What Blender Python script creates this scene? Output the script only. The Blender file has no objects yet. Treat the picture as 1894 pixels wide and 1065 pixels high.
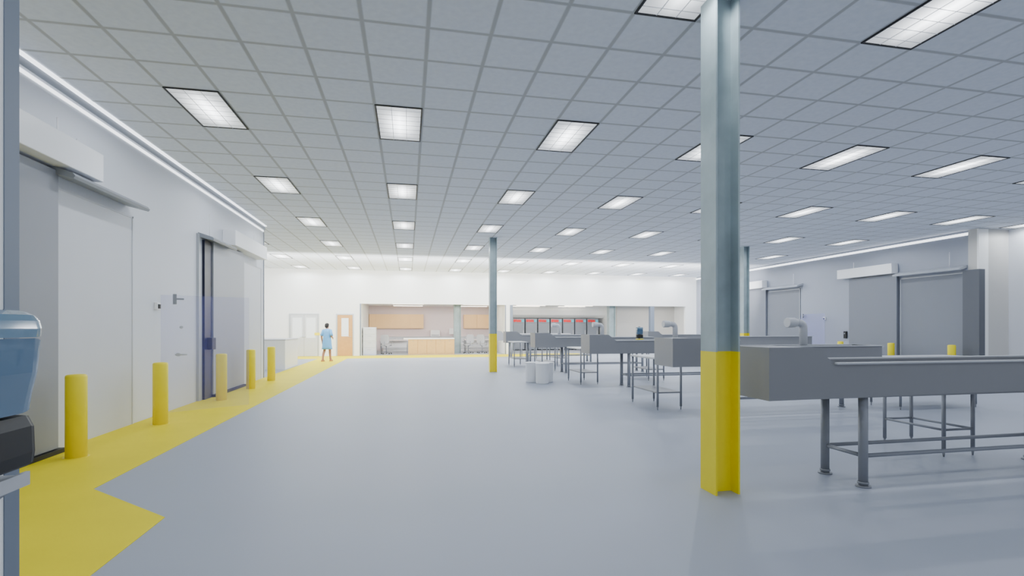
import bpy, bmesh, math, random
from mathutils import Vector, Matrix
random.seed(3)
C = bpy.context.scene.collection

# ------------------------------------------------------------------ materials
def lin(c):
    r = []
    for v in c:
        v /= 255.0
        r.append(v/12.92 if v <= 0.04045 else ((v+0.055)/1.055)**2.4)
    return (r[0], r[1], r[2], 1)

def mat(name, col, rough=0.6, metal=0.0, var=0.06, scale=3.0, alpha=1.0, emit=None, es=0.0, bump=0.0, coat=0.0, spec=0.5):
    m = bpy.data.materials.new(name); m.use_nodes = True
    nt = m.node_tree; b = nt.nodes['Principled BSDF']
    b.inputs['Roughness'].default_value = rough
    b.inputs['Metallic'].default_value = metal
    b.inputs['Coat Weight'].default_value = coat
    b.inputs['Specular IOR Level'].default_value = spec
    tc = nt.nodes.new('ShaderNodeTexCoord')
    n = nt.nodes.new('ShaderNodeTexNoise'); n.inputs['Scale'].default_value = scale
    n.inputs['Detail'].default_value = 4
    nt.links.new(tc.outputs['Object'], n.inputs['Vector'])
    mx = nt.nodes.new('ShaderNodeMixRGB')
    c = lin(col)
    mx.inputs[1].default_value = tuple(min(1, v*(1-var)) for v in c[:3])+(1,)
    mx.inputs[2].default_value = tuple(min(1, v*(1+var)) for v in c[:3])+(1,)
    nt.links.new(n.outputs['Fac'], mx.inputs[0])
    nt.links.new(mx.outputs[0], b.inputs['Base Color'])
    if bump:
        bp = nt.nodes.new('ShaderNodeBump'); bp.inputs['Strength'].default_value = bump
        bp.inputs['Distance'].default_value = 0.01
        nt.links.new(n.outputs['Fac'], bp.inputs['Height']); nt.links.new(bp.outputs[0], b.inputs['Normal'])
    if alpha < 1: b.inputs['Alpha'].default_value = alpha
    if emit:
        b.inputs['Emission Color'].default_value = lin(emit); b.inputs['Emission Strength'].default_value = es
    return m

M = {}
M['floor'] = mat('floor_epoxy', (164,170,183), 0.5, var=0.05, scale=0.5)
M['wall'] = mat('wall_paint', (224,226,232), 0.6, var=0.02, scale=1.0)
M['wallw'] = mat('white_wall', (250,250,248), 0.6, var=0.01)
M['wallr'] = mat('grey_wall', (158,163,176), 0.5, var=0.02)
M['cream'] = mat('cream_wall', (206,204,200), 0.6, var=0.02)
M['lav'] = mat('lavender_wall', (244,228,230), 0.6, var=0.02)
M['trim'] = mat('grey_trim', (156,161,171), 0.5, var=0.03)
M['frame'] = mat('frame_bluegrey', (116,126,141), 0.4, var=0.03)
M['yellow'] = mat('yellow_paint', (255,233,2), 0.4, var=0.04, scale=6)
M['yfloor'] = mat('yellow_floor_paint', (246,226,4), 0.6, var=0.08, scale=1.5, spec=0.2)
M['steelblue'] = mat('column_galvanised', (162,178,182), 0.45, 0.1, var=0.32, scale=3.5)
M['steel'] = mat('stainless_grey', (140,141,145), 0.45, 0.1, var=0.03)
M['steell'] = mat('stainless_light', (190,192,197), 0.4, 0.1, var=0.04)
M['leg'] = mat('leg_grey', (142,145,152), 0.45, 0.1, var=0.04)
M['slab'] = mat('door_slab_grey', (160,163,171), 0.45, 0.0, var=0.02)
M['slabd'] = mat('door_slab_dark', (142,145,153), 0.45, 0.0, var=0.02)
M['slabr'] = mat('door_slab_blue_grey', (124,128,138), 0.5, 0.0, var=0.02)
M['slabe'] = mat('door_end_grey', (92,95,102), 0.6, 0.0, var=0.02)
M['panel'] = mat('door_panel_light', (210,212,218), 0.5, var=0.02)
M['white'] = mat('white_enamel', (250,250,252), 0.4, var=0.01)
M['rail'] = mat('rail_cover_grey', (186,190,196), 0.35, 0.1, var=0.02)
M['raild'] = mat('rail_cover_dark', (150,154,162), 0.4, 0.1, var=0.02)
M['black'] = mat('black_rubber', (12,12,14), 0.5, var=0.1)
M['navy'] = mat('dark_navy_frame', (26,28,58), 0.4, var=0.1)
M['ghost'] = mat('translucent_blue_plastic', (150,152,240), 0.5, alpha=0.10, var=0.02)
M['orange'] = mat('tan_laminate', (250,206,146), 0.5, var=0.04)
M['wood'] = mat('oak_veneer', (206,154,92), 0.45, var=0.12, scale=6)
M['woodd'] = mat('oak_desk', (214,172,110), 0.45, var=0.12, scale=6)
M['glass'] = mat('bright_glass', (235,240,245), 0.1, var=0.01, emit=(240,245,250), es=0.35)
M['dispblue'] = mat('dispenser_blue', (72,108,138), 0.15, var=0.03, coat=0.8)
M['displt'] = mat('dispenser_light_blue', (92,130,156), 0.1, var=0.03, coat=1.0)
M['bin'] = mat('white_plastic', (240,241,243), 0.4, var=0.02)
M['chair'] = mat('chair_grey', (176,176,184), 0.6, var=0.05)
M['freezer'] = mat('freezer_grey', (126,132,142), 0.4, 0.1, var=0.04)
M['red'] = mat('red_sign', (230,14,26), 0.5, var=0.03)
M['cyan'] = mat('cyan_sign', (60,190,215), 0.5, var=0.03)
M['skin'] = mat('skin', (165,118,94), 0.55, var=0.05)
M['hair'] = mat('hair', (20,17,18), 0.7, var=0.2, scale=40)
M['gown'] = mat('blue_gown', (104,170,224), 0.8, var=0.08, scale=12)
M['shoe'] = mat('tan_shoe', (176,120,80), 0.6, var=0.05)
M['eye'] = mat('eye', (235,235,235), 0.3, var=0.0)
M['cove'] = mat('cove_lamp', (255,255,255), 0.5, var=0, emit=(246,250,255), es=2.6)
M['offlamp'] = mat('office_lamp', (255,255,255), 0.5, var=0, emit=(255,244,226), es=15)

def nodes_math(nt):
    def mth(op, a, bb=None):
        n = nt.nodes.new('ShaderNodeMath'); n.operation = op
        for i, v in enumerate((a, bb)):
            if v is None: continue
            if isinstance(v, (int, float)): n.inputs[i].default_value = v
            else: nt.links.new(v, n.inputs[i])
        return n.outputs[0]
    return mth

def ceiling_mat():
    m = bpy.data.materials.new('ceiling_tiles'); m.use_nodes = True
    nt = m.node_tree; b = nt.nodes['Principled BSDF']; b.inputs['Roughness'].default_value = 0.8
    tc = nt.nodes.new('ShaderNodeTexCoord'); sp = nt.nodes.new('ShaderNodeSeparateXYZ')
    nt.links.new(tc.outputs['Object'], sp.inputs[0])
    mth = nodes_math(nt)
    def line(axis, off):
        f = mth('FRACT', mth('DIVIDE', mth('ADD', sp.outputs[axis], off), 0.64))
        d = mth('ABSOLUTE', mth('SUBTRACT', f, 0.5))
        mr = nt.nodes.new('ShaderNodeMapRange'); nt.links.new(d, mr.inputs[0])
        mr.inputs[1].default_value = 0.5-0.046; mr.inputs[2].default_value = 0.5-0.022
        return mr.outputs[0]
    l = mth('MAXIMUM', line(0, 0.445), line(1, -7.12))
    n = nt.nodes.new('ShaderNodeTexNoise'); n.inputs['Scale'].default_value = 14; n.inputs['Detail'].default_value = 8
    nt.links.new(tc.outputs['Object'], n.inputs['Vector'])
    t = nt.nodes.new('ShaderNodeMixRGB'); t.inputs[1].default_value = lin((222,227,238)); t.inputs[2].default_value = lin((243,248,255))
    nt.links.new(n.outputs['Fac'], t.inputs[0])
    mx = nt.nodes.new('ShaderNodeMixRGB'); nt.links.new(l, mx.inputs[0]); nt.links.new(t.outputs[0], mx.inputs[1])
    mx.inputs[2].default_value = lin((190,192,194))
    nt.links.new(mx.outputs[0], b.inputs['Base Color'])
    bp = nt.nodes.new('ShaderNodeBump'); bp.inputs['Distance'].default_value = 0.01; bp.inputs['Strength'].default_value = 0.3
    nt.links.new(l, bp.inputs['Height']); nt.links.new(bp.outputs[0], b.inputs['Normal'])
    return m
M['ceiling'] = ceiling_mat()

LENS = 7.0
def lens_mat():
    m = bpy.data.materials.new('lamp_lens'); m.use_nodes = True
    nt = m.node_tree; b = nt.nodes['Principled BSDF']
    b.inputs['Base Color'].default_value = (0.8,0.82,0.85,1); b.inputs['Roughness'].default_value = 0.3
    tc = nt.nodes.new('ShaderNodeTexCoord'); sp = nt.nodes.new('ShaderNodeSeparateXYZ')
    nt.links.new(tc.outputs['Object'], sp.inputs[0])
    mth = nodes_math(nt)
    ax = mth('ABSOLUTE', sp.outputs[0]); ay = mth('ABSOLUTE', sp.outputs[1])
    fx = mth('SUBTRACT', 1.0, mth('MULTIPLY', ax, 2.7))
    fy = mth('SUBTRACT', 1.0, mth('MULTIPLY', mth('POWER', ay, 2.0), 2.2))
    s = mth('POWER', mth('MULTIPLY', fx, fy), 2.2)
    s = mth('ADD', s, 0.075)
    st = mth('MULTIPLY', s, LENS)
    b.inputs['Emission Color'].default_value = (0.93,0.965,1,1)
    nt.links.new(st, b.inputs['Emission Strength'])
    return m
M['lens'] = lens_mat()

# ------------------------------------------------------------------ mesh tools
class B:
    def __init__(s): s.bm = bmesh.new()
    def box(s, a, b, bev=0.0):
        lo = [min(a[i], b[i]) for i in range(3)]; hi = [max(a[i], b[i]) for i in range(3)]
        r = bmesh.ops.create_cube(s.bm, size=1.0)
        vs = r['verts']
        for v in vs:
            v.co = Vector([lo[i] + (v.co[i]+0.5)*(hi[i]-lo[i]) for i in range(3)])
        if bev > 0:
            es = list({e for v in vs for e in v.link_edges})
            bmesh.ops.bevel(s.bm, geom=es, offset=bev, segments=2, affect='EDGES', profile=0.5)
        return s
    def cyl(s, p0, p1, r0, r1=None, seg=20, cap=True):
        r1 = r0 if r1 is None else r1
        return s.sweep([p0, p1], [r0, r1], seg, cap)
    def sweep(s, pts, rad, seg=16, cap=True):
        pts = [Vector(p) for p in pts]
        if not isinstance(rad, (list, tuple)): rad = [rad]*len(pts)
        rings = []
        d0 = (pts[1]-pts[0]).normalized()
        up = Vector((0,0,1)) if abs(d0.z) < 0.9 else Vector((1,0,0))
        n = (up - d0*up.dot(d0)).normalized()
        for i, p in enumerate(pts):
            if i == 0: d = pts[1]-p
            elif i == len(pts)-1: d = p-pts[i-1]
            else: d = (pts[i+1]-p).normalized() + (p-pts[i-1]).normalized()
            d.normalize(); n = (n - d*n.dot(d)).normalized(); bn = d.cross(n)
            rings.append([s.bm.verts.new(p + (n*math.cos(2*math.pi*k/seg) + bn*math.sin(2*math.pi*k/seg))*rad[i]) for k in range(seg)])
        for a, b in zip(rings, rings[1:]):
            for k in range(seg):
                f = s.bm.faces.new((a[k], a[(k+1)%seg], b[(k+1)%seg], b[k])); f.smooth = True
        if cap:
            s.bm.faces.new(list(reversed(rings[0]))); s.bm.faces.new(rings[-1])
        return s
    def rings(s, data, seg=20, cap=True):
        R = []
        for cx, cy, cz, rx, ry in data:
            R.append([s.bm.verts.new((cx+rx*math.cos(2*math.pi*k/seg), cy+ry*math.sin(2*math.pi*k/seg), cz)) for k in range(seg)])
        for a, b in zip(R, R[1:]):
            for k in range(seg):
                f = s.bm.faces.new((a[k], a[(k+1)%seg], b[(k+1)%seg], b[k])); f.smooth = True
        if cap:
            s.bm.faces.new(list(reversed(R[0]))); s.bm.faces.new(R[-1])
        return s
    def prism(s, prof, axis, a, b):
        def mk(p, t):
            if axis == 0: return (t, p[0], p[1])
            if axis == 1: return (p[0], t, p[1])
            return (p[0], p[1], t)
        va = [s.bm.verts.new(mk(p, a)) for p in prof]; vb = [s.bm.verts.new(mk(p, b)) for p in prof]
        s.bm.faces.new(va); s.bm.faces.new(list(reversed(vb)))
        n = len(prof)
        for i in range(n): s.bm.faces.new((va[i], vb[i], vb[(i+1)%n], va[(i+1)%n]))
        return s
    def ob(s, name, m, parent=None, loc=(0,0,0), rot=0):
        bmesh.ops.recalc_face_normals(s.bm, faces=s.bm.faces[:])
        me = bpy.data.meshes.new(name); s.bm.to_mesh(me); s.bm.free()
        me.materials.append(M[m] if isinstance(m, str) else m)
        o = bpy.data.objects.new(name, me); C.objects.link(o)
        o.location = loc; o.rotation_euler = (0,0,rot)
        if parent: o.parent = parent
        return o

def tag(o, label, cat, group=None):
    o['label'] = label; o['category'] = cat
    if group: o['group'] = group
    return o
def root(name, loc, label, cat, group=None, rot=0):
    e = bpy.data.objects.new(name, None); e.empty_display_size = 0.1
    C.objects.link(e); e.location = loc; e.rotation_euler = (0,0,rot)
    return tag(e, label, cat, group)
def copy_thing(src, loc, rot=None, label=None):
    n = src.copy(); C.objects.link(n); n.location = loc
    if rot is not None: n.rotation_euler = (0,0,rot)
    if label: n['label'] = label
    def rec(a, b):
        for ch in a.children:
            c = ch.copy(); C.objects.link(c); c.parent = b; rec(ch, c)
    rec(src, n)
    return n
def struct(o): o['kind'] = 'structure'; return o

# ------------------------------------------------------------------ room shell
XW, XR, YB, H = -4.2, 17.0, 28.0, 4.5
struct(B().box((-11,-7,-0.2),(25,35,0)).ob('floor','floor'))
struct(B().box((-11,-7,H),(25,28.2,H+0.15)).ob('ceiling','ceiling'))
struct(B().box((XW-0.3,3.0,0),(XW,16.3,H)).ob('wall_left','wall'))
struct(B().box((-10.3,16.0,0),(XW-0.3,16.3,H)).ob('wall_left_return','wallw'))
struct(B().box((-10.3,16.3,0),(-10,28,H)).ob('wall_left_far','wallw'))
OA0, OA1, OB0, OB1, HD = -2.43, 5.28, 5.58, 16.3, 2.74
wb = B()
for a, b in (((-10.3,YB,0),(OA0,YB+0.2,H)), ((OA0,YB,HD),(XR+0.3,YB+0.2,H)), ((OA1,YB,0),(OB0,YB+0.2,HD)), ((OB1,YB,0),(XR+0.3,YB+0.2,HD))):
    wb.box(a,b)
struct(wb.ob('wall_back','wallw'))
struct(B().box((XR,12.7,0),(XR+0.3,28,H)).ob('wall_right','wallr'))
struct(B().box((XR-0.05,12.4,0),(19.0,12.7,H)).ob('wall_right_return','cream'))
struct(B().box((18.1,12.0,0),(25,12.4,H)).ob('wall_right_near','wall'))
struct(B().box((XR-0.12,12.35,0),(XR+0.25,12.4,H-0.02)).ob('trim_9','wallw'))
struct(B().box((XW,3.0,H-0.13),(XW+0.05,16.32,H-0.03)).ob('trim_1','trim'))
struct(B().box((XW,3.0,H-0.18),(XW+0.015,16.32,H-0.14)).ob('trim_2','cove'))
struct(B().box((XW,3.0,H-0.02),(XW+0.09,16.32,H-0.001)).ob('trim_3','cove'))
struct(B().box((XR-0.015,12.7,H-0.15),(XR,28,H-0.07)).ob('trim_4','cove'))
struct(B().box((XW-0.02,16.3,0),(XW+0.02,16.34,H)).ob('trim_5','trim'))
struct(B().box((OA0-0.2,33.6,0),(OA1+0.15,33.8,3)).ob('wall_office_back','lav'))
struct(B().box((OA0-0.2,YB+0.2,0),(OA0,33.6,3)).ob('wall_office_left','wallw'))
struct(B().box((OA1+0.05,YB+0.2,0),(OA1+0.25,34.4,3)).ob('wall_office_right','wallw'))
struct(B().box((OA0-0.2,YB+0.2,2.85),(OA1+0.25,33.8,2.95)).ob('ceiling_office','wallw'))
struct(B().box((OB0-0.1,34.2,0),(17.3,34.4,3)).ob('wall_freezer_room_back','wallw'))
struct(B().box((12.9,31.0,0),(13.1,34.2,3)).ob('wall_freezer_room_right','wallw'))
struct(B().box((13.1,30.8,0),(17.3,31.0,3)).ob('wall_store_room_back','cream'))
struct(B().box((17.1,YB+0.2,0),(17.3,30.8,3)).ob('wall_store_room_right','wallw'))
struct(B().box((OB0-0.05,YB+0.2,2.85),(17.3,34.4,2.95)).ob('ceiling_freezer_room','wallw'))
struct(B().box((OA0-0.06,YB-0.03,0),(OA0,YB,HD)).box((OA1,YB-0.03,0),(OA1+0.05,YB,HD)).box((OB0-0.02,YB-0.03,0),(OB0+0.14,YB+0.15,HD)).ob('trim_6','frame'))
struct(B().box((14.0,YB-0.03,0),(14.25,YB+0.2,HD)).ob('trim_7','frame'))
struct(B().box((-1.15,-1.5,0),(-0.87,1.322,H)).ob('wall_near_left','wallw'))
struct(B().box((-1.15,1.322,0),(-0.868,1.366,H)).ob('trim_8','frame'))
fm = B()
fm.prism([(-1.88,1.5),(-1.88,4.5),(-2.86,5.42),(-4.19,5.42),(-4.19,1.5)], 2, 0.0, 0.004)
fm.box((-4.19,5.42,0),(-2.86,25.6,0.004))
fm.box((-6.3,25.6,0),(9.5,27.95,0.004))
struct(fm.ob('trim_10','yfloor'))

# ------------------------------------------------------------------ ceiling lights
def make_light(loc):
    r = root('ceiling_light', loc, 'recessed rectangular ceiling troffer with glowing louvred lens and black rim', 'ceiling light', 'ceiling lights in the tile grid')
    f = B(); w, l = 0.32, 0.64
    f.box((-w,-l,-0.012),(-w+0.022,l,-0.001)).box((w-0.022,-l,-0.012),(w,l,-0.001)).box((-w,-l,-0.012),(w,-l+0.022,-0.001)).box((-w,l-0.022,-0.012),(w,l,-0.001))
    f.ob('rim','black',r)
    g = B().box((-w+0.022,-l+0.022,-0.004),(w-0.022,l-0.022,-0.001)); g.ob('lens','lens',r)
    v = B()
    for x in (-0.1, 0.1): v.box((x-0.004,-l+0.022,-0.010),(x+0.004,l-0.022,-0.004))
    for i in range(-3,4): v.box((-w+0.022,i*0.17-0.003,-0.010),(w-0.022,i*0.17+0.003,-0.004))
    v.ob('louvre','white',r)
    return r
def spot(parent, power):
    l = bpy.data.lights.new('lamp','SPOT'); l.energy = power; l.spot_size = math.radians(176); l.spot_blend = 0.3
    l.shadow_soft_size = 0.05; l.color = (0.87,0.935,1.0)
    o = bpy.data.objects.new('lamp', l); C.objects.link(o); o.location = (0,0,-0.03); o.parent = parent
src = None; roots = []
for j in range(-1, 7):
    for i in range(-2, 8):
        x = -0.125 + 2.56*i; y = 3.92 + 3.84*j
        if i == -2 and y < 17: continue
        if x > 16.7 and y > 12: continue
        if j == -1 and i > 4: continue
        if src is None: src = make_light((x,y,H)); roots.append(src)
        else: roots.append(copy_thing(src, (x,y,H)))
for r in roots:
    y = r.location.y
    spot(r, 37 + 3.8*max(0, y-2))

# ------------------------------------------------------------------ steel columns
def hcol(x, y):
    r = root('steel_column', (x,y,0), 'pale blue-grey steel wide-flange column with yellow painted base', 'column', 'structural columns')
    s, t = 0.12, 0.016
    def sect(z0, z1, k, name, m):
        q = s+k
        b = B().box((-q,-q,z0),(-q+t+k,q,z1)).box((q-t-k,-q,z0),(q,q,z1)).box((-q+t,-t/2-k,z0),(q-t,t/2+k,z1))
        return b.ob(name, m, r)
    sect(1.28, H-0.001, 0, 'shaft', 'steelblue')
    sect(0.0, 1.28, 0.001, 'painted_base', 'yellow')
    return r
c0 = hcol(2.80, 4.22); c0['label'] = 'pale blue-grey steel column with yellow base standing beside the grey trough table'
for x, y in ((2.79,17.0),(12.3,17.0)): copy_thing(c0, (x,y,0), label='pale blue-grey steel column with yellow painted base on open floor')
for x, y in ((2.79,29.8),(12.3,29.8)):
    r = root('steel_column', (x,y,0), 'pale blue-grey steel column inside the room behind the opening', 'column', 'structural columns')
    s, t, hh = 0.2, 0.02, 2.85
    B().box((-s,-s,0),(-s+t,s,hh)).box((s-t,-s,0),(s,s,hh)).box((-s+t,-t/2,0),(s-t,t/2,hh)).ob('shaft','steelblue',r)

# ------------------------------------------------------------------ bollards
def bollard(x, y, lab):
    r = root('bollard', (x,y,0), lab, 'bollard', 'yellow bollards')
    B().rings([(0,0,0,.102,.102),(0,0,.925,.102,.102),(0,0,.943,.098,.098),(0,0,.953,.085,.085),(0,0,.958,.04,.04)], 28).ob('post','yellow',r)
    B().rings([(0,0,0,.125,.125),(0,0,.006,.125,.125)], 28).ob('base_plate','yellow',r)
    return r
b0 = bollard(-3.76, 6.8, 'round yellow steel bollard guarding the grey cold room wall')
for y in (8.85, 11.5, 13.5, 15.4): copy_thing(b0, (-3.76,y,0))
for y in (12.76, 14.78, 16.9, 19.6, 21.6): copy_thing(b0, (16.4,y,0), label='round yellow steel bollard guarding the blue-grey cold room wall')

# ------------------------------------------------------------------ cold-room sliding doors
def cold_door(xw, d, slab, opening, box, track, dark, lab):
    yc = (slab[0]+slab[1])/2
    r = root('sliding_door', (xw, yc, 0), lab, 'sliding door', 'cold room sliding doors')
    def bx(name, y0, y1, o0, o1, z0, z1, m, bev=0):
        return B().box((d*o0, y0-yc, z0),(d*o1, y1-yc, z1), bev).ob(name, m, r)
    bx('door_slab', slab[0], slab[1], 0.02, 0.12, 0.06, 3.36, dark, 0.008)
    bx('threshold', slab[0], slab[1]+0.06, 0.0, 0.16, 0.003, 0.055, 'black')
    bx('opening_panel', opening[0], opening[1], 0.001, 0.02, 0.0, 3.18, 'panel' if d > 0 else 'slabr')
    fr = B()
    for a, b, z0, z1 in ((opening[0],opening[0]+0.03,0,3.21),(opening[1]-0.03,opening[1],0,3.21),(opening[0],opening[1],3.18,3.21)):
        fr.box((0,a-yc,z0),(d*0.028,b-yc,z1))
    fr.ob('door_frame', 'panel' if d > 0 else 'rail', r)
    bx('motor_housing', box[0], box[1], 0.001, 0.28, 3.40, 3.76, 'white', 0.01)
    t = B().prism([(d*0.02,3.34),(d*0.30,3.27),(d*0.32,3.30),(d*0.29,3.34),(d*0.02,3.43)], 1, track[0]-yc, track[1]-yc)
    t.ob('rail_cover', 'raild' if d > 0 else 'rail', r)
    B().cyl((d*0.1,box[1]-0.6-yc,3.76),(d*0.1,box[1]-0.6-yc,4.0),0.008,seg=8).cyl((d*0.06,track[0]+0.5-yc,3.41),(d*0.06,track[0]+0.5-yc,3.9),0.008,seg=8).ob('hanger_rod','white',r)
    return r, yc
cold_door(XW, 1, (4.9,7.05), (7.06,8.94), (4.9,7.66), (7.0,8.8), 'slabd', 'grey sliding cold room door with white motor housing and black threshold')
r, yc = cold_door(XW, 1, (12.0,14.1), (14.12,16.0), (12.9,15.6), (11.45,12.9), 'slab', 'grey sliding cold room door with dark navy jamb beside translucent door')
B().box((0.02,11.6-yc,0.003),(0.09,11.98-yc,3.3)).ob('jamb','navy',r)
B().box((0.09,11.72-yc,1.03),(0.19,11.94-yc,1.28),0.01).ob('lock_box','black',r)
B().box((0.0,11.42-yc,0.0),(0.05,11.58-yc,3.4)).ob('door_post','rail',r)
cold_door(XR, -1, (15.0,17.0), (12.8,14.95), (15.05,17.4), (12.75,15.0), 'slabr', 'dark grey sliding cold room door with white motor housing behind bollards')
cold_door(XR, -1, (21.75,23.8), (19.65,21.72), (21.8,24.2), (19.5,21.8), 'slabr', 'dark grey sliding cold room door near the far end of the blue-grey wall')
o = B().box((-0.11,-0.45,0),(0.11,0.02,3.25)).ob('door_9','slabe'); o.location=(16.9,12.72,0); struct(o)

def swing(loc, ang, L, lab):
    r = root('swing_door', loc, lab, 'door', 'translucent swing doors', ang)
    B().box((0.0,-0.006,0.02),(L,0.006,2.06)).ob('door_leaf','ghost',r)
    B().box((0.18,-0.03,1.90),(0.23,0.03,2.08),0.005).box((0.23,-0.02,1.98),(0.34,0.0,2.01)).ob('door_closer','leg',r)
    B().cyl((0.2,-0.05,1.02),(0.38,-0.05,1.02),0.014,seg=10).cyl((0.25,-0.06,1.02),(0.25,0.0,1.02),0.03,seg=14).ob('lever_handle','steell',r)
    B().cyl((0.3,-0.03,1.5),(0.3,0.0,1.5),0.025,seg=14).ob('keypad','steell',r)
    return r
swing((XW+0.03,9.83,0), math.atan2(10.62-9.83, 1.17), 1.42, 'translucent blue swing door standing open from the cold room wall')
swing((XR-0.03,19.6,0), math.atan2(-1.9,-0.55), 2.0, 'translucent blue swing door on the blue-grey wall')
def wallbox(x, y, z, d, lab):
    r = root('wall_sensor', (x,y,z), lab, 'sensor')
    B().box((0,-0.06,-0.06),(d*0.05,0.06,0.06),0.008).ob('housing','white',r)
    B().box((d*0.05,-0.035,-0.045),(d*0.065,0.035,0.03),0.003).ob('lens_cap','black',r)
wallbox(XW, 9.72, 1.86, 1, 'small white sensor box with black lens on cold room wall')
wallbox(XR, 18.3, 1.86, -1, 'small white sensor box with black lens on blue-grey wall')
r = root('wall_switch', (XR,17.25,1.2), 'small black control switch on the blue-grey wall', 'switch')
B().box((0,-0.07,-0.14),(-0.06,0.07,0.14),0.01).ob('housing','black',r)
B().cyl((-0.06,0,0.05),(-0.08,0,0.05),0.025,seg=12).ob('button','leg',r)

# ------------------------------------------------------------------ trough tables
def trough(loc, L, lab):
    r = root('trough_table', loc, lab, 'work table', 'stainless trough tables')
    W, ZB, ZT, ZH = 0.64, 0.843, 1.17, 1.318
    b = B()
    side = [(0,ZB),(L,ZB+0.03),(L,ZT),(0.70,ZT),(0.65,ZT+0.02),(0.60,ZT+0.055),(0.54,ZH-0.035),(0.50,ZH-0.008),(0.46,ZH),(0,ZH)]
    b.prism(side, 1, 0, 0.02); b.prism(side, 1, W-0.02, W)
    b.box((0,0.02,ZB),(0.02,W-0.02,ZH)); b.box((L-0.02,0.02,ZB+0.03),(L,W-0.02,ZT))
    b.box((0.02,0.02,ZB),(L-0.02,W-0.02,ZB+0.02))
    b.box((0.02,0.02,ZT-0.07),(L-0.02,W-0.02,ZT-0.05))
    b.prism([(0.02,ZH-0.004),(0.44,ZH-0.004),(0.50,ZH-0.024),(0.62,ZT+0.026),(0.62,ZT-0.06),(0.02,ZT-0.06)], 1, 0.02, W-0.02)
    b.ob('basin','steel',r)
    B().box((0.68,-0.03,ZT-0.012),(L+0.02,0.025,ZT+0.006),0.003).box((0.68,W-0.025,ZT-0.012),(L+0.02,W+0.03,ZT+0.006),0.003).box((L-0.02,0.02,ZT-0.012),(L+0.02,W-0.02,ZT+0.006)).ob('rim','steell',r)
    for x in (1.06, L-0.35):
        for y in (0.07, W-0.12):
            B().cyl((x,y,0.012),(x,y,ZB+0.02),0.04,seg=18).cyl((x,y,0.0),(x,y,0.014),0.065,seg=20).cyl((x,y,0.03),(x,y,0.05),0.048,seg=18).ob('leg','leg',r)
    cb = B()
    for y in (0.07, W-0.12): cb.cyl((1.06,y,0.29),(L-0.35,y,0.29),0.02,seg=10)
    for x in (1.06, L-0.35): cb.cyl((x,0.07,0.29),(x,W-0.12,0.29),0.02,seg=10)
    cb.ob('cross_bar','leg',r)
    return r
t1 = trough((3.14,4.0,0), 4.1, 'long grey stainless trough table beside the large column')
units = [(4.25,7.7),(4.35,11.9),(4.0,16.0),(4.0,21.0),(4.0,25.0)]
for x, y in units: copy_thing(t1, (x,y,0), label='long grey stainless trough table in a row of trough tables')
for x, y in ((10.4,16.2),(10.4,21.0)): copy_thing(t1, (x,y,0), label='grey stainless trough table near the blue-grey cold room wall')

def arm(loc, lab):
    r = root('extraction_hood', loc, lab, 'extraction hood', 'curved extraction hoods')
    pts = [(0,0,0)]+[(0,0,0.36)]
    for i in range(1,9):
        a = math.pi/2*i/8; pts.append((-0.1*(1-math.cos(a)), 0, 0.36+0.1*math.sin(a)))
    pts.append((-0.16,0,0.46))
    B().sweep(pts, 0.066, 20).ob('duct','steell',r)
    B().rings([(0,0,0,.1,.1),(0,0,.02,.1,.1)],20).ob('flange','steel',r)
    B().sweep([(-0.14,0,0.46),(-0.17,0,0.46),(-0.19,0,0.46),(-0.33,0,0.46),(-0.34,0,0.46)],[0.068,0.08,0.088,0.09,0.082],22).ob('nozzle','steell',r)
    return r
a1 = arm((6.98,8.0,1.122), 'curved light grey extraction hood rising from a trough table')
for x, y in ((6.8,12.2),(6.4,16.3),(6.4,21.3)): copy_thing(a1, (x,y,1.122))

def wtable(loc, w, l, h, lab, shelf=True):
    r = root('work_table', loc, lab, 'table', 'small stainless work tables')
    b = B().box((-0.04,-0.04,h-0.035),(w+0.04,l+0.04,h),0.006); b.ob('table_top','steell',r)
    if shelf: B().box((0,0,0.30),(w,l,0.325),0.004).ob('shelf','steel',r)
    else:
        B().cyl((0,0,0.31),(0,l,0.31),0.014,seg=10).cyl((w,0,0.31),(w,l,0.31),0.014,seg=10).cyl((0,l,0.31),(w,l,0.31),0.014,seg=10).cyl((0,0,0.31),(w,0,0.31),0.014,seg=10).ob('cross_bar','leg',r)
    for x in (0,w):
        for y in (0,l):
            B().cyl((x,y,0.06),(x,y,h-0.03),0.021,seg=12).cyl((x,y,0.0),(x,y,0.07),0.008,0.018,seg=12).ob('leg','leg',r)
    return r
w1 = wtable((4.42,8.55,0), 0.46, 1.05, 0.95, 'small stainless work table with undershelf beside a trough table')
for x, y in ((4.42,12.75),(4.5,17.0),(5.6,18.9),(5.4,23.2),(6.6,13.3),(3.9,18.8)): copy_thing(w1, (x,y,0))
wtable((6.08,4.82,0), 0.42, 0.75, 0.80, 'small stainless work table with cross bars behind a trough table', False)
w2 = wtable((8.75,7.7,0), 1.7, 0.6, 0.95, 'wide stainless work table with pale top and undershelf')
copy_thing(w2, (9.4,11.6,0)); copy_thing(w2, (10.2,19.0,0))

def bin_(loc):
    r = root('bin', loc, 'round white plastic drum bin standing on grey floor', 'bin', 'white drum bins')
    B().rings([(0,0,0,.165,.165),(0,0,.03,.172,.172),(0,0,.5,.176,.176),(0,0,.52,.182,.182),(0,0,.53,.182,.182),(0,0,.535,.17,.17)],32).ob('drum','bin',r)
    B().rings([(0,0,.525,.187,.187),(0,0,.545,.186,.186),(0,0,.55,.13,.13)],32).ob('lid','white',r)
    return r
d0 = bin_((3.50,13.2,0)); copy_thing(d0, (3.32,13.62,0)); copy_thing(d0,(3.72,13.55,0))

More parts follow.
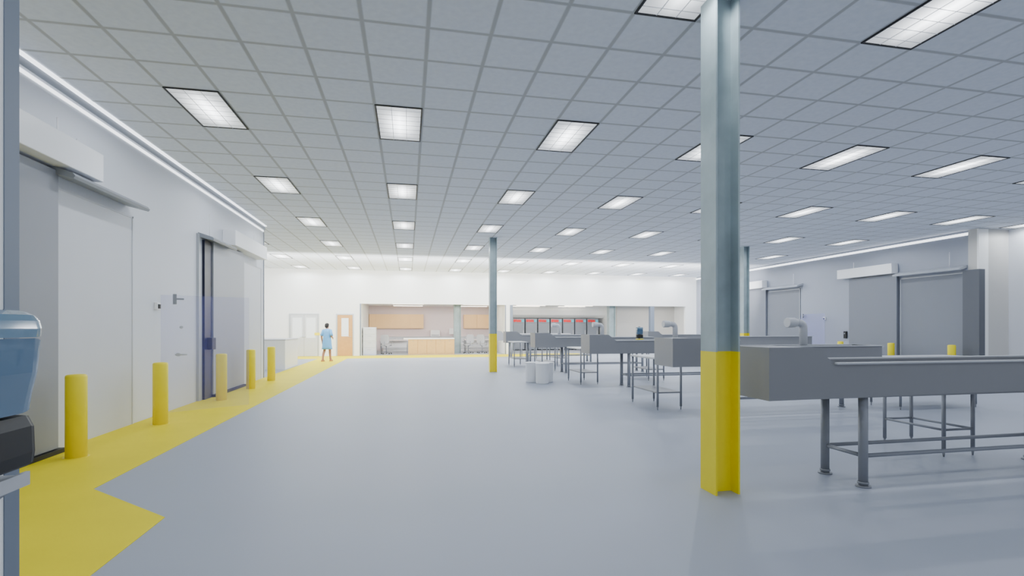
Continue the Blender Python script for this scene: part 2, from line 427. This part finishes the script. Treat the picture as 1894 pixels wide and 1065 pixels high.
# ------------------------------------------------------------------ near dispenser
def dispenser(loc, k, lab, rot=0):
    r = root('soap_dispenser', loc, lab, 'soap dispenser', 'blue soap dispensers', rot)
    W = 0.19*k
    def loft(prof, y0, y1, name, m, ins=0.012):
        b = B(); n = len(prof)
        ys = [(y0,ins),(y0+ins*0.35,ins*0.4),(y0+ins,0.002),(y0+2*ins,0),(y1-2*ins,0),(y1-ins,0.002),(y1-ins*0.35,ins*0.4),(y1,ins)]
        rings = []
        cx = sum(p[0] for p in prof)/n; cz = sum(p[1] for p in prof)/n
        for y, q in ys:
            rg = []
            for px, pz in prof:
                dx, dz = px-cx, pz-cz; f = 1-q/max(0.05*k, math.hypot(dx,dz))
                rg.append(b.bm.verts.new((cx+dx*f if px > 0.001 else 0, y, cz+dz*f)))
            rings.append(rg)
        for a, c in zip(rings, rings[1:]):
            for i in range(n):
                f = b.bm.faces.new((a[i],a[(i+1)%n],c[(i+1)%n],c[i])); f.smooth = False
        b.bm.faces.new(rings[0]); b.bm.faces.new(list(reversed(rings[-1])))
        return b.ob(name, m, r)
    s = lambda P: [(x*k, z*k) for x, z in P]
    loft(s([(0,0.115),(0.076,0.115),(0.082,0.15),(0.093,0.20),(0.097,0.25),(0.098,0.272),(0,0.272)]), 0, W, 'reservoir', 'dispblue')
    loft(s([(0,0.274),(0.100,0.274),(0.101,0.292),(0.097,0.308),(0.087,0.321),(0.066,0.330),(0.04,0.333),(0,0.334)]), -0.002, W+0.002, 'cap', 'displt')
    loft(s([(0,0.0),(0.072,0.0),(0.080,0.006),(0.083,0.03),(0.081,0.085),(0.070,0.108),(0,0.113)]), 0.0, W+0.005, 'push_bar', 'black', 0.006)
    return r
dr = dispenser((-0.868,1.09,1.205), 1.0, 'wall-mounted blue soap dispenser with glossy cap and black push bar')
B().box((0,-0.03,-0.035),(0.062,0.205,-0.023),0.003).box((0.057,-0.03,-0.045),(0.065,0.205,-0.016)).ob('drip_tray','steell',dr)
B().prism([(0,-0.085),(0.058,-0.037),(0,-0.037)],1,-0.01,0.195).ob('tray_bracket','steel',dr)
d2 = dispenser((5.8,12.40,1.22), 0.85, 'blue dispenser with black push bar on trough table rim', -math.pi/2)
B().box((0.0,0.07,-0.045),(-0.012,0.12,0.30)).ob('mounting_plate','steel',d2)
B().box((-0.05,0.02,-0.044),(0.09,0.17,-0.02),0.004).ob('tray','yellow',d2)

r = root('low_partition', (-4.3,19.5,0), 'low white partition counter with pale cap', 'counter')
B().box((-2.9,0,0),(0,2.1,1.03)).ob('body','white',r)
B().box((-2.92,-0.02,1.03),(0.02,2.12,1.07),0.006).ob('worktop','panel',r)

def doorset(name, x0, x1, zt, leafs, m):
    o = B().box((x0,YB-0.04,0.0),(x0+0.06,YB,zt)).box((x1-0.06,YB-0.04,0),(x1,YB,zt)).box((x0+0.06,YB-0.04,zt-0.06),(x1-0.06,YB,zt)).ob(name,'rail')
    struct(o)
    n = leafs; w = (x1-x0-0.12)/n
    for i in range(n):
        a = x0+0.06+i*w; bb = a+w
        g0, g1 = a+0.2, bb-0.2
        if n == 2: g0, g1 = a+0.1, bb-0.1
        z0, z1 = (1.02, 1.98) if n == 1 else (0.95, 2.0)
        B().box((a+0.005,YB-0.03,0.01),(g0,YB-0.005,zt-0.06)).box((g1,YB-0.03,0.01),(bb-0.005,YB-0.005,zt-0.06)).box((g0,YB-0.03,0.01),(g1,YB-0.005,z0)).box((g0,YB-0.03,z1),(g1,YB-0.005,zt-0.06)).ob('door_leaf',m,o)
        B().box((g0,YB-0.02,z0),(g1,YB-0.01,z1)).ob('window_pane','glass',o)
        hx = bb-0.08 if i == 0 else a+0.08
        B().cyl((hx,YB-0.03,1.0),(hx,YB-0.08,1.0),0.014,seg=8).cyl((hx,YB-0.08,1.0),(hx-0.12,YB-0.08,1.0),0.012,seg=8).ob('handle','steell',o)
doorset('door_1', -5.98, -4.53, 2.2, 2, 'panel')
doorset('door_2', -3.68, -2.80, 2.2, 1, 'wood')
r = root('wall_sign', (-4.62,YB-0.03,1.15), 'small yellow and green notice plate on the double door', 'sign')
B().box((-0.13,-0.012,-0.07),(0.13,0,0.07),0.003).ob('plate','yellow',r)

# ------------------------------------------------------------------ office
def upper_cabinet(loc, lab):
    r = root('wall_cabinet', loc, lab, 'cabinet', 'tan wall cabinets')
    B().box((0,0,0),(0.84,-0.36,0.9)).ob('body','orange',r)
    for a in (0.003,0.4215):
        d = B().box((a,-0.362,0.003),(a+0.4155,-0.38,0.897),0.002).ob('door','orange',r)
        kx = a+0.37 if a < 0.1 else a+0.04
        B().cyl((kx,-0.38,0.08),(kx,-0.40,0.08),0.012,seg=10).ob('knob','steell',d)
    return r
u1 = upper_cabinet((-2.4,33.58,1.42), 'tan laminate wall cabinet with two doors')
for x in (-1.56,-0.72,0.12,3.55,4.4): copy_thing(u1, (x,33.58,1.42))
def base_cab(loc):
    r = root('base_cabinet', loc, 'white base cabinet with two drawers under pale worktop', 'cabinet', 'white base cabinets')
    B().box((0,0,0),(0.84,-0.56,0.86)).ob('body','white',r)
    for z in (0.08,0.47):
        d = B().box((0.01,-0.562,z),(0.83,-0.58,z+0.36),0.003).ob('drawer','panel',r)
        B().box((0.32,-0.60,z+0.28),(0.52,-0.58,z+0.30)).ob('handle','steell',d)
    return r
bc = base_cab((-1.55,33.56,0))
for x in (-0.7,0.15,1.0,1.85,2.7,3.55,4.4): copy_thing(bc, (x,33.56,0))
r = root('worktop', (-2.42,33.58,0.862), 'long pale worktop across the base cabinets', 'worktop')
B().box((0.85,0,0),(7.68,-0.63,0.04),0.004).ob('slab_top','steell',r)
r = root('printer', (1.4,33.3,0.902), 'white office printer on the pale worktop', 'printer')
B().box((0,-0.2,0),(0.6,0.2,0.42),0.03).ob('body','white',r)
B().box((0.06,-0.34,0.1),(0.54,-0.2,0.13),0.004).ob('paper_tray','panel',r)
r = root('monitor', (2.6,33.3,0.902), 'white flat computer monitor on the pale worktop', 'monitor')
B().box((0,-0.02,0.14),(0.62,0.02,0.52),0.008).ob('screen','white',r)
B().box((0.28,-0.02,0.01),(0.34,0.02,0.2)).box((0.18,-0.1,0),(0.44,0.1,0.015)).ob('stand','leg',r)
r = root('filing_cabinet', (-2.38,28.45,0), 'tall pale grey filing cabinet with drawers beside opening', 'cabinet')
B().box((0,0,0),(0.68,0.6,1.5),0.008).ob('body','panel',r)
for i in range(4):
    d = B().box((0.02,-0.018,0.05+i*0.36),(0.66,0,0.38+i*0.36),0.004).ob('drawer','panel',r)
    B().box((0.24,-0.035,0.3+i*0.36),(0.44,-0.018,0.32+i*0.36)).ob('handle','rail',d)
r = root('reception_desk', (0,28.35,0), 'oak fronted reception desk with white top', 'desk')
B().box((0.0,0,0),(2.5,0.7,0.84)).ob('body','woodd',r)
B().box((-0.25,-0.05,0.84),(2.5,0.75,0.90),0.01).ob('desk_top','white',r)
for i in range(5):
    d = B().box((0.03+i*0.49,-0.018,0.06),(0.50+i*0.49,0,0.80),0.004).ob('door','woodd',r)
    B().box((0.22+i*0.49,-0.03,0.74),(0.30+i*0.49,-0.018,0.755)).ob('handle','leg',d)
def desk(loc, w, lab):
    r = root('desk', loc, lab, 'desk')
    B().box((0,0,0.72),(w,0.7,0.76),0.006).ob('desk_top','lav',r)
    for x in (0.03,w-0.08):
        for y in (0.03,0.62): B().box((x,y,0),(x+0.05,y+0.05,0.72)).ob('leg','leg',r)
    B().box((0.08,0.62,0.3),(w-0.08,0.64,0.72)).ob('modesty_panel','white',r)
desk((-1.6,30.4,0), 1.6, 'pale office desk with grey legs behind chair')
desk((3.3,30.4,0), 1.85, 'pale office desk with grey legs behind two chairs')
def office_chair(loc, rot, lab):
    r = root('office_chair', loc, lab, 'chair', 'office chairs', rot)
    B().box((-0.24,-0.23,0.44),(0.24,0.23,0.51),0.03).ob('seat','chair',r)
    bb = B()
    bb.prism([(-0.21,0.6),(0.21,0.6),(0.24,0.7),(0.23,1.0),(0.17,1.08),(-0.17,1.08),(-0.23,1.0),(-0.24,0.7)],1,0.21,0.26).ob('backrest','chair',r)
    B().sweep([(0,0.1,0.43),(0,0.28,0.46),(0,0.29,0.7)],0.02,8).ob('back_support','leg',r)
    B().cyl((0,0,0.1),(0,0,0.44),0.025,seg=12).ob('gas_stem','leg',r)
    b = B()
    for i in range(5):
        a = 2*math.pi*i/5; b.cyl((0,0,0.12),(0.28*math.cos(a),0.28*math.sin(a),0.08),0.022,0.014,seg=8)
    b.ob('star_base','leg',r)
    for i in range(5):
        a = 2*math.pi*i/5; x, y = 0.28*math.cos(a), 0.28*math.sin(a)
        B().cyl((x-0.02*math.sin(a),y+0.02*math.cos(a),0.03),(x+0.02*math.sin(a),y-0.02*math.cos(a),0.03),0.03,seg=12).ob('caster','black',r)
    for sx in (-1,1):
        B().sweep([(sx*0.22,0.0,0.46),(sx*0.29,0.0,0.5),(sx*0.29,0,0.66)],0.014,8).box((sx*0.26,-0.12,0.66),(sx*0.32,0.12,0.69),0.008).ob('armrest','leg',r)
    return r
oc = office_chair((-1.2,29.5,0), math.pi*0.9, 'grey swivel office chair at a pale desk')
copy_thing(oc, (3.4,29.5,0), math.pi*1.1); copy_thing(oc, (4.2,29.5,0), math.pi*0.85)

def office_lamp(loc, w, lab):
    r = root('ceiling_lamp', loc, lab, 'ceiling light', 'room ceiling lamps')
    B().box((-w/2,-0.15,-0.04),(w/2,0.15,-0.001)).ob('housing','white',r)
    B().box((-w/2+0.03,-0.13,-0.05),(w/2-0.03,0.13,-0.04)).ob('diffuser','offlamp',r)
    return r
ol = office_lamp((0,29.6,2.85), 1.8, 'long white ceiling lamp in the back room')
for x, y in ((-0.0,32),(4.0,29.6),(4.0,32),(7.2,29.8),(7.2,31.2),(10.2,29.8),(10.2,31.2),(15.2,29.4)): copy_thing(ol, (x,y,2.85))
struct(B().prism([(32.6,2.1),(33.0,2.12),(33.0,2.85),(31.8,2.85),(31.9,2.6),(32.2,2.3)],0,5.6,12.9).ob('trim_11','wallw'))

def freezer(loc):
    r = root('upright_freezer', loc, 'tall grey upright freezer with red and cyan header sign', 'freezer', 'row of upright freezers')
    B().box((0,0,0.06),(0.78,0.8,2.05),0.01).ob('body','freezer',r)
    d = B().box((0.03,-0.04,0.12),(0.75,0,1.76),0.01).ob('door','freezer',r)
    B().box((0.66,-0.08,0.8),(0.69,-0.04,1.3),0.006).ob('handle','steell',d)
    B().box((0.02,-0.03,1.78),(0.76,0,2.06),0.005).ob('header','freezer',r)
    s = B()
    s.cyl((0.12,-0.045,1.92),(0.12,-0.03,1.92),0.09,seg=18)
    x = 0.22
    for w, h in ((0.055,0.18),(0.055,0.13),(0.03,0.18),(0.055,0.13),(0.03,0.18),(0.045,0.13)):
        s.box((x,-0.045,1.835),(x+w,-0.03,1.835+h)); x += w+0.008
    s.ob('logo','red',r)
    B().box((0.58,-0.045,1.84),(0.74,-0.03,1.98)).ob('sign_panel','cyan',r)
    for x, y in ((0.08,0.08),(0.70,0.08),(0.08,0.72),(0.70,0.72)): B().cyl((x,y,0),(x,y,0.07),0.03,seg=10).ob('foot','black',r)
    return r
fz = freezer((6.6,32.3,0))
for i in range(1,7): copy_thing(fz, (6.6+0.84*i,32.3,0))

# ------------------------------------------------------------------ person
def person(loc, rot):
    r = root('person', loc, 'person in light blue knee-length gown standing on yellow walkway', 'person', rot=rot)
    V = []; E = []; R = []
    def v(p, rad, par=None):
        V.append(p); R.append(rad); i = len(V)-1
        if par is not None: E.append((par, i))
        return i
    pel = v((0,0,0.90),(0.13,0.10))
    sp = v((0,-0.005,1.06),(0.115,0.085),pel); ch = v((0,0.0,1.24),(0.135,0.095),sp)
    up = v((0,-0.005,1.36),(0.09,0.07),ch); nk = v((0,0.0,1.425),(0.05,0.05),up)
    h1 = v((0,0.015,1.48),(0.058,0.066),nk); h2 = v((0,0.012,1.55),(0.074,0.09),h1); h3 = v((0,0.005,1.62),(0.062,0.072),h2)
    v((0,0.105,1.525),(0.012,0.014),h2)
    for s in (-1,1):
        sh = v((s*0.165,-0.005,1.35),(0.052,0.052),up)
        el = v((s*0.235,-0.05,1.09),(0.038,0.038),sh)
        fx, fy, fz_ = (s*0.19, 0.14, 1.02) if s > 0 else (s*0.25, 0.04, 0.86)
        fo = v((s*0.235+(fx-s*0.235)*0.4,-0.05+(fy+0.05)*0.4,1.09+(fz_-1.09)*0.4),(0.036,0.036),el)
        wr = v((fx,fy,fz_),(0.023,0.026),fo)
        d = (Vector((fx,fy,fz_))-Vector(V[el])).normalized()
        pm = Vector((fx,fy,fz_))+d*0.055
        pa = v(tuple(pm),(0.022,0.034),wr)
        side = d.cross(Vector((1,0,0))).normalized()
        for k in range(4):
            off = side*(k-1.5)*0.019
            ln = (0.06,0.075,0.07,0.055)[k]
            a = v(tuple(pm+off+d*0.035),(0.009,0.009),pa)
            b = v(tuple(pm+off+d*(0.035+ln*0.5)+Vector((-s*0.008,0,0))),(0.008,0.008),a)
            v(tuple(pm+off+d*(0.035+ln*0.9)+Vector((-s*0.022,0,0))),(0.007,0.007),b)
        t = v(tuple(Vector((fx,fy,fz_))+d*0.03-side*0.035),(0.010,0.010),wr)
        v(tuple(Vector((fx,fy,fz_))+d*0.06-side*0.055),(0.008,0.008),t)
        hp = v((s*0.09,0,0.84),(0.085,0.085),pel)
        ky = 0.06 if s > 0 else -0.02; ay = 0.08 if s > 0 else -0.16; ax = 0.12
        kn = v((s*0.105,ky,0.48),(0.056,0.056),hp)
        cf = v((s*0.112,(ky+ay)/2-0.02,0.33),(0.054,0.056),kn)
        an = v((s*ax,ay,0.085),(0.034,0.036),cf)
        v((s*ax,ay-0.04,0.04),(0.032,0.034),an)
        bl = v((s*ax+s*0.01,ay+0.11,0.032),(0.04,0.028),an); v((s*ax+s*0.015,ay+0.17,0.026),(0.032,0.02),bl)
    me = bpy.data.meshes.new('body'); me.from_pydata(V, E, [])
    o = bpy.data.objects.new('body', me); C.objects.link(o); o.parent = r
    me.materials.append(M['skin'])
    bm = bmesh.new(); bm.from_mesh(me); lay = bm.verts.layers.skin.verify()
    bm.verts.ensure_lookup_table()
    for i, vv in enumerate(bm.verts):
        vv[lay].radius = R[i]; vv[lay].use_root = (i == 0)
    bm.to_mesh(me); bm.free()
    sk = o.modifiers.new('skin','SKIN'); sk.use_smooth_shade = True
    sb = o.modifiers.new('sub','SUBSURF'); sb.levels = 2; sb.render_levels = 2
    g = B()
    g.rings([(0,0.0,0.53,0.235,0.18),(0,0,0.62,0.22,0.17),(0,0,0.80,0.20,0.155),(0,-0.003,0.92,0.19,0.145),(0,-0.003,1.06,0.17,0.128),(0,0,1.2,0.182,0.132),(0,0,1.30,0.19,0.127),(0,-0.003,1.37,0.165,0.107),(0,-0.003,1.41,0.10,0.08),(0,0,1.43,0.062,0.062)],28)
    for s in (-1,1):
        g.sweep([(s*0.12,-0.003,1.35),(s*0.165,-0.008,1.34),(s*0.205,-0.028,1.22),(s*0.232,-0.045,1.12)],[0.07,0.075,0.066,0.07],16)
    g.ob('gown','gown',r)
    h = B(); h.rings([(0,-0.055,1.47,0.03,0.02),(0,-0.05,1.49,0.066,0.048),(0,-0.035,1.54,0.083,0.068),(0,-0.012,1.59,0.088,0.092),(0,-0.005,1.64,0.078,0.088),(0,-0.005,1.67,0.05,0.058),(0,-0.005,1.682,0.02,0.02)],22)
    h.ob('hair','hair',r)
    for s in (-1,1):
        B().rings([(s*0.03,0.085,1.542,0.004,0.003),(s*0.03,0.087,1.548,0.012,0.008),(s*0.03,0.085,1.554,0.004,0.003)],10).ob('eye','eye',r)
        ay = 0.08 if s > 0 else -0.16
        B().rings([(s*0.13,ay+0.04,0.0,0.05,0.135),(s*0.13,ay+0.04,0.03,0.052,0.137),(s*0.13,ay+0.02,0.06,0.045,0.10)],18).ob('shoe','shoe',r)
person((-3.5,23.7,0.004), math.radians(-20))

# ------------------------------------------------------------------ lamps and world
def area(loc, rot, sx, sy, power, col=(1,1,1)):
    l = bpy.data.lights.new('back_fill_light','AREA'); l.shape = 'RECTANGLE'; l.size = sx; l.size_y = sy
    l.energy = power; l.color = col
    o = bpy.data.objects.new('back_fill_light', l); C.objects.link(o); o.location = loc; o.rotation_euler = rot
    return o
area((4,22.0,3.0),(math.radians(106),0,0),24,0.6,1300,(1.0,0.99,0.96))  # added fill with no fixture, brightens back wall and far ceiling

w = bpy.data.worlds.new('world'); bpy.context.scene.world = w; w.use_nodes = True
bg = w.node_tree.nodes['Background']; bg.inputs[0].default_value = (0.84,0.91,1.0,1); bg.inputs[1].default_value = 0.8

cam = bpy.data.cameras.new('camera'); co = bpy.data.objects.new('camera', cam); C.objects.link(co)
co.location = (0,0,1.5); co.rotation_euler = (math.radians(90),0,math.radians(-11.46))
cam.sensor_width = 36; cam.lens = 18.0; cam.shift_y = 72.5/1894; cam.clip_start = 0.05; cam.clip_end = 200
bpy.context.scene.camera = co
